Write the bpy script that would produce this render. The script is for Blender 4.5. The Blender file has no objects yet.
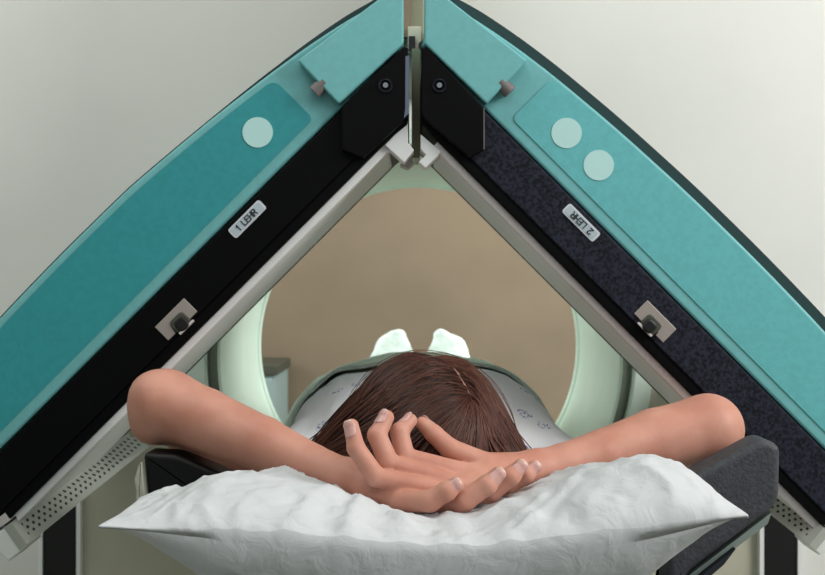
import bpy, bmesh, math, random
import numpy as np
from mathutils import Vector, Matrix, noise
from mathutils.bvhtree import BVHTree

random.seed(7)
np.random.seed(7)
SC = bpy.context.scene
COL = SC.collection

# ------------------------------------------------------------------ camera, world, lights, exposure
F = 1150.0            # focal length in pixels of an 825 x 575 frame
ZC = 1.25             # camera height above the floor
cam_data = bpy.data.cameras.new('camera')
cam = bpy.data.objects.new('camera', cam_data)
COL.objects.link(cam)
cam.location = (0, 0, ZC)
cam.rotation_euler = (math.pi / 2, 0, 0)
cam_data.sensor_width = 36.0
cam_data.lens = 36.0 * F / 825.0
cam_data.clip_start = 0.05
cam_data.dof.use_dof = True
cam_data.dof.focus_distance = 1.12
cam_data.dof.aperture_fstop = 13.0
SC.camera = cam

world = bpy.data.worlds.new('World')
SC.world = world
world.use_nodes = True
world.node_tree.nodes['Background'].inputs[0].default_value = (0.82, 0.95, 0.93, 1)
world.node_tree.nodes['Background'].inputs[1].default_value = 0.22


def area(name, loc, target, size, power, colour, size_y=None):
    d = bpy.data.lights.new(name, 'AREA')
    d.energy = power
    d.color = colour
    d.size = size
    if size_y:
        d.shape = 'RECTANGLE'
        d.size_y = size_y
    o = bpy.data.objects.new(name, d)
    COL.objects.link(o)
    o.location = loc
    o.rotation_euler = (Vector(target) - Vector(loc)).to_track_quat('-Z', 'Y').to_euler()
    return o


area('window_light', (2.1, 0.35, 2.3), (0.0, 1.3, 1.2), 1.1, 49, (1.0, 0.975, 0.96), 1.1)
area('front_fill', (0.2, -0.2, 2.65), (0.0, 1.2, 0.9), 2.0, 14, (0.98, 1.0, 0.98), 1.2)  # unseen fill lamp added to lift the front evenly
area('left_fill', (-0.75, 1.05, 2.68), (-0.55, 1.75, 1.2), 1.2, 12, (1.0, 1.0, 0.98), 0.5)  # unseen lamp added to brighten the gantry's left face
area('rear_fill_right', (1.7, 3.4, 1.9), (-0.3, 2.2, 1.1), 0.8, 44, (0.92, 1.0, 0.97), 0.8)  # unseen lamp added behind the gantry, brightens the bore's left wall
area('rear_fill_left', (-1.7, 3.4, 1.9), (0.3, 2.2, 1.1), 0.8, 26, (0.92, 1.0, 0.97), 0.8)  # weaker unseen lamp added for the bore's right wall
area('back_fill', (0.25, 2.75, 2.68), (0.2, 3.0, 0.6), 0.8, 16, (1.0, 0.99, 0.97), 0.5)  # unseen lamp added to brighten the back wall and the socks

SC.view_settings.view_transform = 'Standard'
SC.view_settings.look = 'None'
SC.view_settings.gamma = 1.0
SC.view_settings.use_curve_mapping = False
SC.view_settings.exposure = 0.0


# ------------------------------------------------------------------ helpers
def srgb(r, g, b):
    f = lambda c: (c / 255 / 12.92) if c / 255 <= 0.04045 else ((c / 255 + 0.055) / 1.055) ** 2.4
    return (f(r), f(g), f(b), 1.0)


def material(name, rgb, rough=0.5, metal=0.0, bump=0.0, bump_scale=60.0, vary=0.0, vary_scale=30.0,
             vary_rgb=None, sss=0.0, spec=0.5, coat=0.0, distort=0.0):
    m = bpy.data.materials.new(name)
    m.use_nodes = True
    nt = m.node_tree
    b = nt.nodes['Principled BSDF']
    b.inputs['Base Color'].default_value = srgb(*rgb)
    b.inputs['Roughness'].default_value = rough
    b.inputs['Metallic'].default_value = metal
    b.inputs['Specular IOR Level'].default_value = spec
    b.inputs['Coat Weight'].default_value = coat
    if sss:
        b.inputs['Subsurface Weight'].default_value = sss
        b.inputs['Subsurface Radius'].default_value = (1.0, 0.35, 0.2)
        b.inputs['Subsurface Scale'].default_value = 0.006
    co = nt.nodes.new('ShaderNodeTexCoord')
    if vary or vary_rgb:
        n = nt.nodes.new('ShaderNodeTexNoise')
        n.inputs['Scale'].default_value = vary_scale
        n.inputs['Detail'].default_value = 4
        nt.links.new(co.outputs['Object'], n.inputs['Vector'])
        mx = nt.nodes.new('ShaderNodeMix')
        mx.data_type = 'RGBA'
        c2 = vary_rgb if vary_rgb else tuple(c * (1 - vary) for c in rgb)
        mx.inputs[6].default_value = srgb(*rgb)
        mx.inputs[7].default_value = srgb(*c2)
        mr = nt.nodes.new('ShaderNodeMapRange')
        mr.inputs[1].default_value = 0.38
        mr.inputs[2].default_value = 0.64
        nt.links.new(n.outputs['Fac'], mr.inputs[0])
        nt.links.new(mr.outputs[0], mx.inputs[0])
        nt.links.new(mx.outputs[2], b.inputs['Base Color'])
    if bump:
        n2 = nt.nodes.new('ShaderNodeTexNoise')
        n2.inputs['Scale'].default_value = bump_scale
        n2.inputs['Detail'].default_value = 6
        n2.inputs['Distortion'].default_value = distort
        nt.links.new(co.outputs['Object'], n2.inputs['Vector'])
        bp = nt.nodes.new('ShaderNodeBump')
        bp.inputs['Strength'].default_value = bump
        bp.inputs['Distance'].default_value = 0.004
        nt.links.new(n2.outputs['Fac'], bp.inputs['Height'])
        nt.links.new(bp.outputs['Normal'], b.inputs['Normal'])
    return m


M = {}
M['wall_white'] = material('wall paint white', (205, 206, 200), 0.8, bump=0.03, bump_scale=200)
M['wall_taupe'] = material('wall paint taupe', (136, 119, 100), 0.85, vary=0.06, vary_scale=3, bump=0.08, bump_scale=120)
M['floor'] = material('grey vinyl floor', (150, 150, 140), 0.5, vary=0.1, vary_scale=40)
M['gantry'] = material('white moulded plastic', (226, 227, 222), 0.45, vary=0.02, vary_scale=4)
M['bore'] = material('pale green white plastic', (216, 230, 219), 0.35, vary=0.03, vary_scale=9)
M['groove'] = material('grey green groove', (104, 112, 98), 0.7)
M['panel_beige'] = material('beige cover panel', (196, 194, 176), 0.6, vary=0.04, vary_scale=6)
M['black'] = material('black plastic', (9, 9, 11), 0.45)
M['teal'] = material('teal lacquer', (112, 182, 184), 0.55, vary=0.03, vary_scale=120)
M['teal_panel'] = material('deeper teal foil', (100, 184, 188), 0.5, vary=0.04, vary_scale=140)
M['gasket'] = material('dark green rubber', (14, 52, 54), 0.6)
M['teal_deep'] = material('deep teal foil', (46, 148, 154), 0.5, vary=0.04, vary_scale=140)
M['dot'] = material('pale aqua dot', (184, 224, 222), 0.5)
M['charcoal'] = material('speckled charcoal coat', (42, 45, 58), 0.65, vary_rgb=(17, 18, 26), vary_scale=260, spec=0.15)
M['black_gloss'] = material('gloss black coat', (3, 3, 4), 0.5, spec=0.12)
M['alu'] = material('pale grey aluminium', (222, 214, 214), 0.4, metal=0.15)
M['white_metal'] = material('white coated metal', (238, 240, 240), 0.4)
M['core'] = material('grey white collimator coat', (226, 231, 226), 0.5)
M['latch'] = material('brushed grey metal', (168, 160, 154), 0.45, metal=0.35)
M['chrome'] = material('bright steel', (225, 225, 228), 0.2, metal=1.0)
M['knob'] = material('grey knob plastic', (112, 106, 106), 0.5)
M['sticker'] = material('silver blue sticker', (178, 192, 200), 0.45)
M['sticker_rim'] = material('pale sticker rim', (206, 212, 218), 0.45)
M['lip_blue'] = material('blue grey metal lip', (92, 104, 124), 0.45)
M['ink'] = material('dark ink', (30, 36, 44), 0.6)
M['olive'] = material('olive grey coat', (140, 142, 118), 0.5)
M['brown_post'] = material('brown grey coat', (128, 112, 92), 0.5)
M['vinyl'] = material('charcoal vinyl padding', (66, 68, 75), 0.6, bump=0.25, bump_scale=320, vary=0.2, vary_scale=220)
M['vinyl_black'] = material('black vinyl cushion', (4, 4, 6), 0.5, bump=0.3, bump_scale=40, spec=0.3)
M['shell'] = material('grey green shell', (128, 140, 134), 0.6)
M['strap'] = material('dark navy strap', (22, 28, 38), 0.7)
M['film'] = material('crumpled pale film', (172, 172, 158), 0.35, bump=0.6, bump_scale=60)
M['pillow'] = material('white cotton pillowcase', (203, 206, 209), 0.85, bump=0.5, bump_scale=42, distort=0.9)
M['sock'] = material('white knit sock', (232, 244, 240), 0.9, bump=0.4, bump_scale=260)
M['cabinet'] = material('grey blue cabinet', (150, 168, 168), 0.5)
M['cabinet_top'] = material('dark cabinet top', (70, 72, 62), 0.5)
M['blanket'] = material('grey green blanket', (206, 220, 208), 0.85, bump=0.3, bump_scale=140, vary=0.1, vary_scale=50)
M['skin'] = material('skin', (204, 148, 129), 0.5, sss=0.15, vary_rgb=(190, 130, 111), vary_scale=22, bump=0.06, bump_scale=420, spec=0.35)
M['nail'] = material('fingernail', (204, 156, 148), 0.3, spec=0.6)
M['nail_tip'] = material('fingernail free edge', (214, 184, 170), 0.3)
M['scalp'] = material('scalp', (158, 116, 100), 0.6)


def gown_material():
    m = material('printed white gown cotton', (236, 238, 243), 0.85, bump=0.2, bump_scale=90)
    nt = m.node_tree
    b = nt.nodes['Principled BSDF']
    co = nt.nodes.new('ShaderNodeTexCoord')
    v = nt.nodes.new('ShaderNodeTexVoronoi')
    v.inputs['Scale'].default_value = 24
    n = nt.nodes.new('ShaderNodeTexNoise')
    n.inputs['Scale'].default_value = 330
    nt.links.new(co.outputs['Object'], v.inputs['Vector'])
    nt.links.new(co.outputs['Object'], n.inputs['Vector'])
    lt = nt.nodes.new('ShaderNodeMath'); lt.operation = 'LESS_THAN'; lt.inputs[1].default_value = 0.25
    nt.links.new(v.outputs['Distance'], lt.inputs[0])
    gt = nt.nodes.new('ShaderNodeMath'); gt.operation = 'GREATER_THAN'; gt.inputs[1].default_value = 0.55
    nt.links.new(n.outputs['Fac'], gt.inputs[0])
    mu = nt.nodes.new('ShaderNodeMath'); mu.operation = 'MULTIPLY'
    nt.links.new(lt.outputs[0], mu.inputs[0]); nt.links.new(gt.outputs[0], mu.inputs[1])
    mx = nt.nodes.new('ShaderNodeMix'); mx.data_type = 'RGBA'
    mx.inputs[6].default_value = srgb(236, 238, 243)
    mx.inputs[7].default_value = srgb(120, 128, 176)
    nt.links.new(mu.outputs[0], mx.inputs[0])
    nt.links.new(mx.outputs[2], b.inputs['Base Color'])
    return m


def hair_material():
    m = material('brown hair', (70, 42, 32), 0.36, spec=0.32)
    nt = m.node_tree
    b = nt.nodes['Principled BSDF']
    a = nt.nodes.new('ShaderNodeAttribute'); a.attribute_name = 'tint'
    mx = nt.nodes.new('ShaderNodeMix'); mx.data_type = 'RGBA'
    mx.inputs[6].default_value = srgb(30, 14, 11)
    mx.inputs[7].default_value = srgb(104, 64, 51)
    nt.links.new(a.outputs['Fac'], mx.inputs[0])
    nt.links.new(mx.outputs[2], b.inputs['Base Color'])
    return m


def perforated_material():
    m = material('perforated grey sheet', (178, 182, 174), 0.5, metal=0.1)
    nt = m.node_tree
    b = nt.nodes['Principled BSDF']
    uv = nt.nodes.new('ShaderNodeTexCoord')
    sep = nt.nodes.new('ShaderNodeSeparateXYZ')
    nt.links.new(uv.outputs['UV'], sep.inputs[0])

    def mth(op, a, bv):
        n = nt.nodes.new('ShaderNodeMath'); n.operation = op
        for i, s in enumerate((a, bv)):
            if s is None:
                continue
            if isinstance(s, (int, float)):
                n.inputs[i].default_value = s
            else:
                nt.links.new(s, n.inputs[i])
        return n.outputs[0]
    U = mth('MULTIPLY', sep.outputs[0], 26.0)
    V = mth('MULTIPLY', sep.outputs[1], 5.0)
    odd = mth('MULTIPLY', mth('MODULO', mth('FLOOR', V, None), 2.0), 0.5)
    uu = mth('SUBTRACT', mth('FRACT', mth('ADD', U, odd), None), 0.5)
    vv = mth('SUBTRACT', mth('FRACT', V, None), 0.5)
    r = mth('ADD', mth('MULTIPLY', mth('MULTIPLY', uu, uu), 2.6), mth('MULTIPLY', vv, vv))
    hole = mth('LESS_THAN', r, 0.1)
    inr = mth('MULTIPLY', mth('GREATER_THAN', V, 1.0), mth('LESS_THAN', V, 4.0))
    inr = mth('MULTIPLY', inr, mth('GREATER_THAN', U, 1.0))
    k = mth('MULTIPLY', hole, inr)
    mx = nt.nodes.new('ShaderNodeMix'); mx.data_type = 'RGBA'
    mx.inputs[6].default_value = srgb(178, 182, 174)
    mx.inputs[7].default_value = srgb(14, 18, 18)
    nt.links.new(k, mx.inputs[0])
    nt.links.new(mx.outputs[2], b.inputs['Base Color'])
    return m


M['gown'] = gown_material()
M['hair'] = hair_material()
M['holes'] = perforated_material()


def P(px, py, d):
    """point at depth d seen at photograph pixel (px, py)"""
    return Vector(((px - 412.5) * d / F, d, ZC - (py - 287.5) * d / F))


def tag(o, label=None, cat=None, group=None, kind=None):
    if label: o['label'] = label
    if cat: o['category'] = cat
    if group: o['group'] = group
    if kind: o['kind'] = kind
    return o


def thing(name, label, cat, loc, group=None):
    o = bpy.data.objects.new(name, None)
    COL.objects.link(o)
    o.location = loc
    o.empty_display_size = 0.1
    return tag(o, label, cat, group)


def link(name, me, mat, parent=None, smooth=False, bevel=0.0, seg=2):
    o = bpy.data.objects.new(name, me)
    COL.objects.link(o)
    if mat is not None:
        for mm in (mat if isinstance(mat, (list, tuple)) else [mat]):
            me.materials.append(mm)
    if parent is not None:
        o.parent = parent
        if parent.type == 'EMPTY':
            o.matrix_parent_inverse = Matrix.Translation(-Vector(parent.location))
    if smooth:
        me.polygons.foreach_set('use_smooth', [True] * len(me.polygons))
    if bevel:
        b = o.modifiers.new('bevel', 'BEVEL')
        b.width = bevel
        b.segments = seg
        b.limit_method = 'ANGLE'
        b.angle_limit = math.radians(40)
    return o


def mesh(name, verts, faces, fix=True):
    me = bpy.data.meshes.new(name)
    me.from_pydata([tuple(v) for v in verts], [], faces)
    if fix:
        bm = bmesh.new(); bm.from_mesh(me)
        bmesh.ops.recalc_face_normals(bm, faces=bm.faces)
        bm.to_mesh(me); bm.free()
    me.update()
    return me


class MB:
    """collects shapes that become ONE mesh"""
    def __init__(self):
        self.v, self.f = [], []

    def add(self, v, f):
        o = len(self.v)
        self.v += [tuple(p) for p in v]
        self.f += [tuple(i + o for i in q) for q in f]
        return self

    def box(self, x0, x1, y0, y1, z0, z1):
        v = [(x, y, z) for z in (z0, z1) for y in (y0, y1) for x in (x0, x1)]
        return self.add(v, [(0, 1, 3, 2), (4, 6, 7, 5), (0, 4, 5, 1), (2, 3, 7, 6), (0, 2, 6, 4), (1, 5, 7, 3)])

    def prism(self, xz, y0, y1):
        n = len(xz)
        v = [(x, y0, z) for x, z in xz] + [(x, y1, z) for x, z in xz]
        f = [tuple(range(n)), tuple(range(2 * n - 1, n - 1, -1))]
        f += [(i, i + n, (i + 1) % n + n, (i + 1) % n) for i in range(n)]
        return self.add(v, f)

    def tube(self, a, b, ra, rb=None, n=20):
        rb = ra if rb is None else rb
        a, b = Vector(a), Vector(b)
        q = (b - a).to_track_quat('Z', 'Y')
        v = []
        for p, r in ((a, ra), (b, rb)):
            v += [p + q @ Vector((r * math.cos(2 * math.pi * i / n), r * math.sin(2 * math.pi * i / n), 0)) for i in range(n)]
        f = [(i, (i + 1) % n, (i + 1) % n + n, i + n) for i in range(n)]
        f += [tuple(range(n - 1, -1, -1)), tuple(range(n, 2 * n))]
        return self.add(v, f)

    def lathe_y(self, prof, cx, cz, n=128, closed=True):
        """ring about a Y axis; prof = [(radius, y)]"""
        v = []
        for r, y in prof:
            v += [(cx + r * math.cos(2 * math.pi * i / n), y, cz + r * math.sin(2 * math.pi * i / n)) for i in range(n)]
        m = len(prof)
        f = []
        for k in range(m if closed else m - 1):
            k2 = (k + 1) % m
            f += [(k * n + i, k * n + (i + 1) % n, k2 * n + (i + 1) % n, k2 * n + i) for i in range(n)]
        return self.add(v, f)

    def build(self, name, mat, parent=None, smooth=False, bevel=0.0, seg=2):
        o = link(name, mesh(name, self.v, self.f), mat, parent, False, bevel, seg)
        if smooth:
            me = o.data
            me.polygons.foreach_set('use_smooth', [True] * len(me.polygons))
            me.set_sharp_from_angle(angle=math.radians(35))
        return o


# ------------------------------------------------------------------ room
def struct(name, mb, mat):
    return tag(mb.build(name, mat), kind='structure')


struct('floor', MB().box(-2.6, 2.6, -1.2, 4.4, -0.05, 0.0), M['floor'])
struct('ceiling', MB().box(-2.6, 2.6, -1.2, 4.4, 2.75, 2.8), M['wall_white'])
struct('wall_back', MB().box(-2.6, 2.6, 4.3, 4.4, 0.0, 2.75), M['wall_taupe'])
struct('wall_left', MB().box(-2.6, -2.5, -1.2, 4.3, 0.0, 2.75), M['wall_white'])
struct('wall_right', MB().box(2.5, 2.6, -1.2, 4.3, 0.0, 2.75), M['wall_white'])
struct('baseboard_back', MB().box(-2.5, 2.5, 4.28, 4.3, 0.0, 0.1), M['wall_white'])

# cabinet seen through the bore
cab = thing('storage_cabinet', 'grey-blue cabinet against the brown wall, seen through the scanner bore at left', 'cabinet', (-0.72, 4.05, 0))
MB().box(-0.98, -0.462, 3.86, 4.27, 0.0, 0.955).build('body', M['cabinet'], cab, bevel=0.004)
MB().box(-0.99, -0.452, 3.85, 4.27, 0.955, 0.99).build('top', M['cabinet_top'], cab, bevel=0.004)
for x0, x1 in ((-0.975, -0.725), (-0.719, -0.468)):
    d = MB().box(x0, x1, 3.845, 3.86, 0.08, 0.945).build('door', M['cabinet'], cab, bevel=0.003)
    hx = x1 - 0.03 if x0 < -0.9 else x0 + 0.03
    MB().tube((hx, 3.83, 0.5), (hx, 3.83, 0.62), 0.006).build('handle', M['chrome'], d)

# ------------------------------------------------------------------ gantry (white ring stand with the bore)
GY0, GY1 = 1.95, 2.43
BCX, BCZ, BR = 0.0127, ZC - 0.1215, 0.337
gan = thing('scanner_gantry', 'large white scanner gantry with a round bore, standing behind both teal detector heads', 'scanner', (0, 2.2, 0))


def gantry_plate():
    """rectangular slab with a round hole"""
    R = 0.37
    n = 128
    x0, x1, z0, z1 = -1.02, 1.02, 0.0, 2.05
    ring, outer = [], []
    for i in range(n):
        a = 2 * math.pi * i / n
        c, s = math.cos(a), math.sin(a)
        ring.append((BCX + R * c, BCZ + R * s))
        tx = ((x1 - BCX) / c) if c > 1e-6 else ((x0 - BCX) / c if c < -1e-6 else 1e9)
        tz = ((z1 - BCZ) / s) if s > 1e-6 else ((z0 - BCZ) / s if s < -1e-6 else 1e9)
        t = min(tx, tz)
        outer.append((BCX + t * c, BCZ + t * s))
    # pull the nearest samples onto the corners
    for cx, cz in ((x0, z0), (x0, z1), (x1, z0), (x1, z1)):
        k = min(range(n), key=lambda i: (outer[i][0] - cx) ** 2 + (outer[i][1] - cz) ** 2)
        outer[k] = (cx, cz)
    v = []
    for y in (GY0, GY1):
        v += [(x, y, z) for x, z in ring] + [(x, y, z) for x, z in outer]
    f = []
    for i in range(n):
        j = (i + 1) % n
        f.append((i, j, n + j, n + i))
        f.append((2 * n + i, 3 * n + i, 3 * n + j, 2 * n + j))
        f.append((n + i, n + j, 3 * n + j, 3 * n + i))
        f.append((i, 2 * n + i, 2 * n + j, j))
    return MB().add(v, f)


gantry_plate().build('housing', M['gantry'], gan)
MB().lathe_y([(BR, GY0 - 0.012), (BR + 0.004, GY0 - 0.016), (BR + 0.004, GY1 + 0.01), (BR - 0.0, GY1 + 0.01),
              (BR - 0.004, GY1 + 0.002), (BR - 0.006, GY1 - 0.012), (BR - 0.004, GY1 - 0.026), (BR, GY1 - 0.03)], BCX, BCZ).build('bore_tunnel', M['bore'], gan, smooth=True)
MB().lathe_y([(BR + 0.005, GY0 - 0.004), (BR + 0.021, GY0 - 0.004), (BR + 0.021, GY0 + 0.06), (BR + 0.005, GY0 + 0.06)],
             BCX, BCZ).build('ring_groove', M['groove'], gan, smooth=True)
MB().lathe_y([(BR + 0.022, GY0 + 0.02), (BR + 0.022, GY0 - 0.014), (BR + 0.026, GY0 - 0.018), (BR + 0.052, GY0 - 0.018),
              (BR + 0.056, GY0 - 0.014), (BR + 0.056, GY0 + 0.02)], BCX, BCZ).build('ring_trim', M['bore'], gan, smooth=True)
# cover panels beside the ring, and below
MB().box(0.398, 0.585, GY0 - 0.01, GY0, 0.55, 1.30).build('cover_panel', M['panel_beige'], gan, bevel=0.002)
MB().prism([(-0.56, 0.05), (-0.26, 0.05), (-0.26, 0.72), (-0.31, 0.86), (-0.40, 1.0), (-0.42, 1.10), (-0.56, 1.10)], GY0 - 0.01, GY0).build('cover_panel', M['panel_beige'], gan, bevel=0.002)
for px, py in ((645, 373), (671, 398)):
    p = P(px, py, GY0 - 0.012)
    MB().tube(p, p + Vector((0, 0.006, 0)), 0.0042, n=12).build('bolt', M['black'], gan)
for s, (a, b) in ((-1, (47, 80)), (1, (760, 793))):
    xa, xb = (a - 412.5) * GY0 / F, (b - 412.5) * GY0 / F
    MB().box(xa, xb, GY0 - 0.02, GY0 + 0.01, 0.02, 1.05).build('guide_rail', M['black'], gan, bevel=0.002)
    for xe in (xa - 0.0075, xb + 0.0005):
        MB().box(xe, xe + 0.007, GY0 - 0.024, GY0, 0.02, 1.05).build('rail_trim', M['white_metal'], gan)
# post and mount seen in the gap between the detectors
post = MB().box(-0.0125, 0.0155, 1.50, GY0 - 0.001, 1.57, 1.95).build('detector_mount', M['olive'], gan, bevel=0.002)
MB().box(-0.0125, -0.001, 1.49, 1.50, 1.575, 1.95).build('cable_cover', M['brown_post'], post)
MB().box(-0.006, 0.011, 1.475, 1.50, 1.55, 1.585).build('mount_block', M['panel_beige'], post, bevel=0.001)
MB().box(-0.005, 0.0035, 1.468, 1.476, 1.553, 1.571).build('sensor', M['black'], post)
MB().box(-0.001, 0.0095, 1.42, 1.50, 1.41, 1.545).build('guide_blade', M['olive'], post, bevel=0.001)
MB().tube((0.012, 1.46, 1.558), (0.012, 1.50, 1.558), 0.0045).build('pin', M['black'], post)

# ------------------------------------------------------------------ the two detector heads
DF = 1.32                      # distance of the detectors' front faces
APX, APY = 412.5, 116.0        # where the two inner edges would meet
C45 = math.sqrt(0.5)


def duv(side, u, v, w):
    d = DF + w
    dx = (u + v) * C45
    dy = (u - v) * C45
    return (side * dx * d / F, ZC - (APY + dy - 287.5) * d / F)


def pix(side, px, py, w):
    d = DF + w
    return (side * (px - 412.5) * d / F, ZC - (py - 287.5) * d / F)


def interp(t, xs, ys):
    return float(np.interp(t, xs, ys))


VU = [-75, -52, 0, 57, 150, 250, 350, 444, 560, 650]
VV = [96, 107, 118.5, 127.5, 136, 141, 142, 140, 132, 122]


def v_out(u):
    # smooth the table a little
    return sum(interp(u + k, VU, VV) for k in (-30, -15, 0, 15, 30)) / 5


def rounded(poly, rad, n=5):
    out = []
    m = len(poly)
    for i in range(m):
        p0, p1, p2 = Vector(poly[i - 1]), Vector(poly[i]), Vector(poly[(i + 1) % m])
        r = rad[i] if isinstance(rad, (list, tuple)) else rad
        if r <= 0:
            out.append(tuple(p1)); continue
        a = p1 + (p0 - p1).normalized() * r
        b = p1 + (p2 - p1).normalized() * r
        for k in range(n + 1):
            t = k / n
            out.append(tuple(a * (1 - t) ** 2 + p1 * 2 * t * (1 - t) + b * t * t))
    return out


GLYPHS = {
    '1': (0.34, [[(0.0, 0.74), (0.24, 1.0), (0.24, 0.0)]]),
    '2': (0.58, [[(0.0, 0.80), (0.1, 0.95), (0.29, 1.0), (0.48, 0.94), (0.56, 0.76), (0.48, 0.56), (0.0, 0.0), (0.58, 0.0)]]),
    'L': (0.50, [[(0.0, 1.0), (0.0, 0.0), (0.5, 0.0)]]),
    'E': (0.52, [[(0.52, 1.0), (0.0, 1.0), (0.0, 0.0), (0.52, 0.0)], [(0.0, 0.52), (0.44, 0.52)]]),
    'H': (0.56, [[(0.0, 0.0), (0.0, 1.0)], [(0.56, 0.0), (0.56, 1.0)], [(0.0, 0.52), (0.56, 0.52)]]),
    'R': (0.56, [[(0.0, 0.0), (0.0, 1.0), (0.4, 1.0), (0.55, 0.88), (0.55, 0.62), (0.4, 0.5), (0.0, 0.5)], [(0.3, 0.5), (0.58, 0.0)]]),
    ' ': (0.42, []),
}


def text_mesh(body, h):
    """letters drawn as bars, centred on the origin, cap height h"""
    mb = MB()
    th, gap = 0.17, 0.22
    total = sum(GLYPHS[c][0] + gap for c in body) - gap
    x = -total / 2
    for c in body:
        w, lines = GLYPHS[c]
        for ln in lines:
            for (ax, ay), (bx, by) in zip(ln, ln[1:]):
                a, b = Vector((x + ax, ay - 0.5)), Vector((x + bx, by - 0.5))
                d = (b - a).normalized() * th / 2
                n = Vector((-d.y, d.x))
                q = [a - d - n, b + d - n, b + d + n, a - d + n]
                v = [(p.x * h, p.y * h, 0) for p in q] + [(p.x * h, p.y * h, 0.0003) for p in q]
                mb.add(v, [(0, 3, 2, 1), (4, 5, 6, 7), (0, 1, 5, 4), (1, 2, 6, 5), (2, 3, 7, 6), (3, 0, 4, 7)])
        x += w + gap
    return mesh('lettering', mb.v, mb.f)


def detector(side, label, writing, dots):
    cx, cz = duv(side, 300, 60, 0)
    t = thing('gamma_detector', label, 'detector', (cx, DF + 0.2, cz - 0.5), 'detector heads')
    XZ = lambda pts, w: [duv(side, u, v, w) for u, v in pts]
    ext = (lambda u: interp(u, [-50, 57, 250], [0, 2, 9])) if side < 0 else (lambda u: 0)
    gsk = (lambda u: interp(u, [-50, 57, 150], [5, 2, 0.5])) if side < 0 else (lambda u: 9.5)
    us = [-60 + i * 12 for i in range(60)]
    us = [u for u in us if u <= 640]
    # teal cover: from the black band to the curved outer edge
    poly = [(-44, 56)] + [(640, 56)] + [(u, v_out(u) + ext(u)) for u in reversed(us)]
    MB().prism(XZ(poly, 0.0), DF, DF + 0.40).build('cover', M['teal'], t, bevel=0.003)
    # dark rubber edge behind the cover
    poly = [(-44, 60)] + [(640, 60)] + [(u, v_out(u) + ext(u) + gsk(u)) for u in reversed(us)]
    MB().prism(XZ(poly, 0.012), DF + 0.012, DF + 0.385).build('edge_gasket', M['gasket'], t)
    # inset foil panel
    up = [72 + i * 14 for i in range(41)]
    off = 7.5 if side < 0 else 3
    poly = [(72, 68.5), (up[-1], 68.5)] + [(u, v_out(u) + ext(u) - off) for u in reversed(up)]
    poly = rounded(poly, [7, 0] + [0] * (len(up) - 1) + [10])
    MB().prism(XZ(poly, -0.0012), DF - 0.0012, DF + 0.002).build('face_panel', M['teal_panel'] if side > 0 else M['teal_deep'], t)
    for u, v in dots:
        x, z = duv(side, u, v, -0.002)
        MB().tube((x, DF - 0.002, z), (x, DF, z), 15.2 * DF / F, n=40).build('dot_mark', M['dot'], t)
    # raised cap at the top, cut upright along the gap
    X0 = 424.5 if side > 0 else 421.5
    w = -0.018
    cap = [pix(side, X0, -20, w), pix(side, X0, 43.5, w), pix(side, 486.5, 103.5, w), pix(side, 527.5, 60.5, w)]
    MB().prism(cap, DF + w, DF + 0.03).build('corner_cap', M['teal'], t, bevel=0.0022, seg=3)
    a = duv(side, 38, 86, -0.011); b = duv(side, 52.5, 86, -0.011)
    MB().tube((a[0], DF - 0.0105, a[1]), (b[0], DF - 0.0105, b[1]), 0.0082).build('knob', M['knob'], t, smooth=True)
    # black collimator drawer: bright band and its gloss lower edge
    X1 = 421.5 if side > 0 else 416.5
    band = [pix(side, X1, 52, 0), pix(side, X1 + 1, 124, 0), ] + XZ([(30, 0.5), (625, 0.5), (625, 11)], 0)
    low = [pix(side, X1, 112, -0.004), pix(side, X1 + 1, 124.5, -0.004)] + XZ([(30, 0), (625, 0), (625, 11.5), (14, 11.5)], -0.004)
    top = [pix(side, X1, 52, -0.006)] + [pix(side, X1, 112, -0.006)] + XZ([(14, 11), (625, 11), (625, 54.5), (-38, 54.5)], -0.006)
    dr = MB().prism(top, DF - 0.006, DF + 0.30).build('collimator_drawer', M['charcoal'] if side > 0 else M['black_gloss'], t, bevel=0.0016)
    MB().prism(low, DF - 0.004, DF + 0.30).build('lower_edge', M['black_gloss'], dr, bevel=0.002)
    # thick black hinge plate near the apex
    hp = [pix(side, X1, 48, -0.016), pix(side, X1 - 0.5, 113, -0.016), pix(side, X1 + 6, 122, -0.016), pix(side, 470, 158, -0.016) if side > 0 else pix(side, 462, 158, -0.016),
          pix(side, 483.5, 150, -0.016), pix(side, 483.5, 107, -0.016), pix(side, X1 + 4, 46, -0.016)]
    hpo = MB().prism(hp, DF - 0.016, DF + 0.02).build('hinge_plate', M['black_gloss'], t, bevel=0.0015)
    if side > 0:
        hl = [pix(side, 483.6, 108, -0.0165), pix(side, 484.6, 108, -0.0165), pix(side, 484.6, 149, -0.0165), pix(side, 483.6, 149, -0.0165)]
        MB().prism(hl, DF - 0.0165, DF - 0.006).build('plate_lip', M['knob'], hpo)
    else:
        hl = [pix(side, 415.8, 56, -0.017), pix(side, 419.5, 56, -0.017), pix(side, 419.8, 108, -0.017), pix(side, 421, 118, -0.017), pix(side, 416, 113, -0.017)]
        MB().prism(hl, DF - 0.017, DF + 0.02).build('plate_lip', M['lip_blue'], hpo)
    x, z = pix(side, 439.5, 85, -0.02)
    sc = MB().lathe_y([(0.0062, DF - 0.0185), (0.0078, DF - 0.0185), (0.0078, DF - 0.014), (0.0062, DF - 0.014)], x, z, n=32).build('screw', M['charcoal'], hpo, smooth=True)
    MB().tube((x, DF - 0.0195, z), (x, DF - 0.014, z), 0.003, n=16).build('screw_head', M['chrome'], sc)
    # label plate with its lettering
    lc = 194.7 if side > 0 else 189.8
    lp = rounded([(lc - 22, 38), (lc + 22, 38), (lc + 22, 50), (lc - 22, 50)], 3)
    pl = MB().prism(XZ(lp, -0.0075), DF - 0.0075, DF - 0.005).build('label_plate', M['sticker_rim'], dr)
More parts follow.
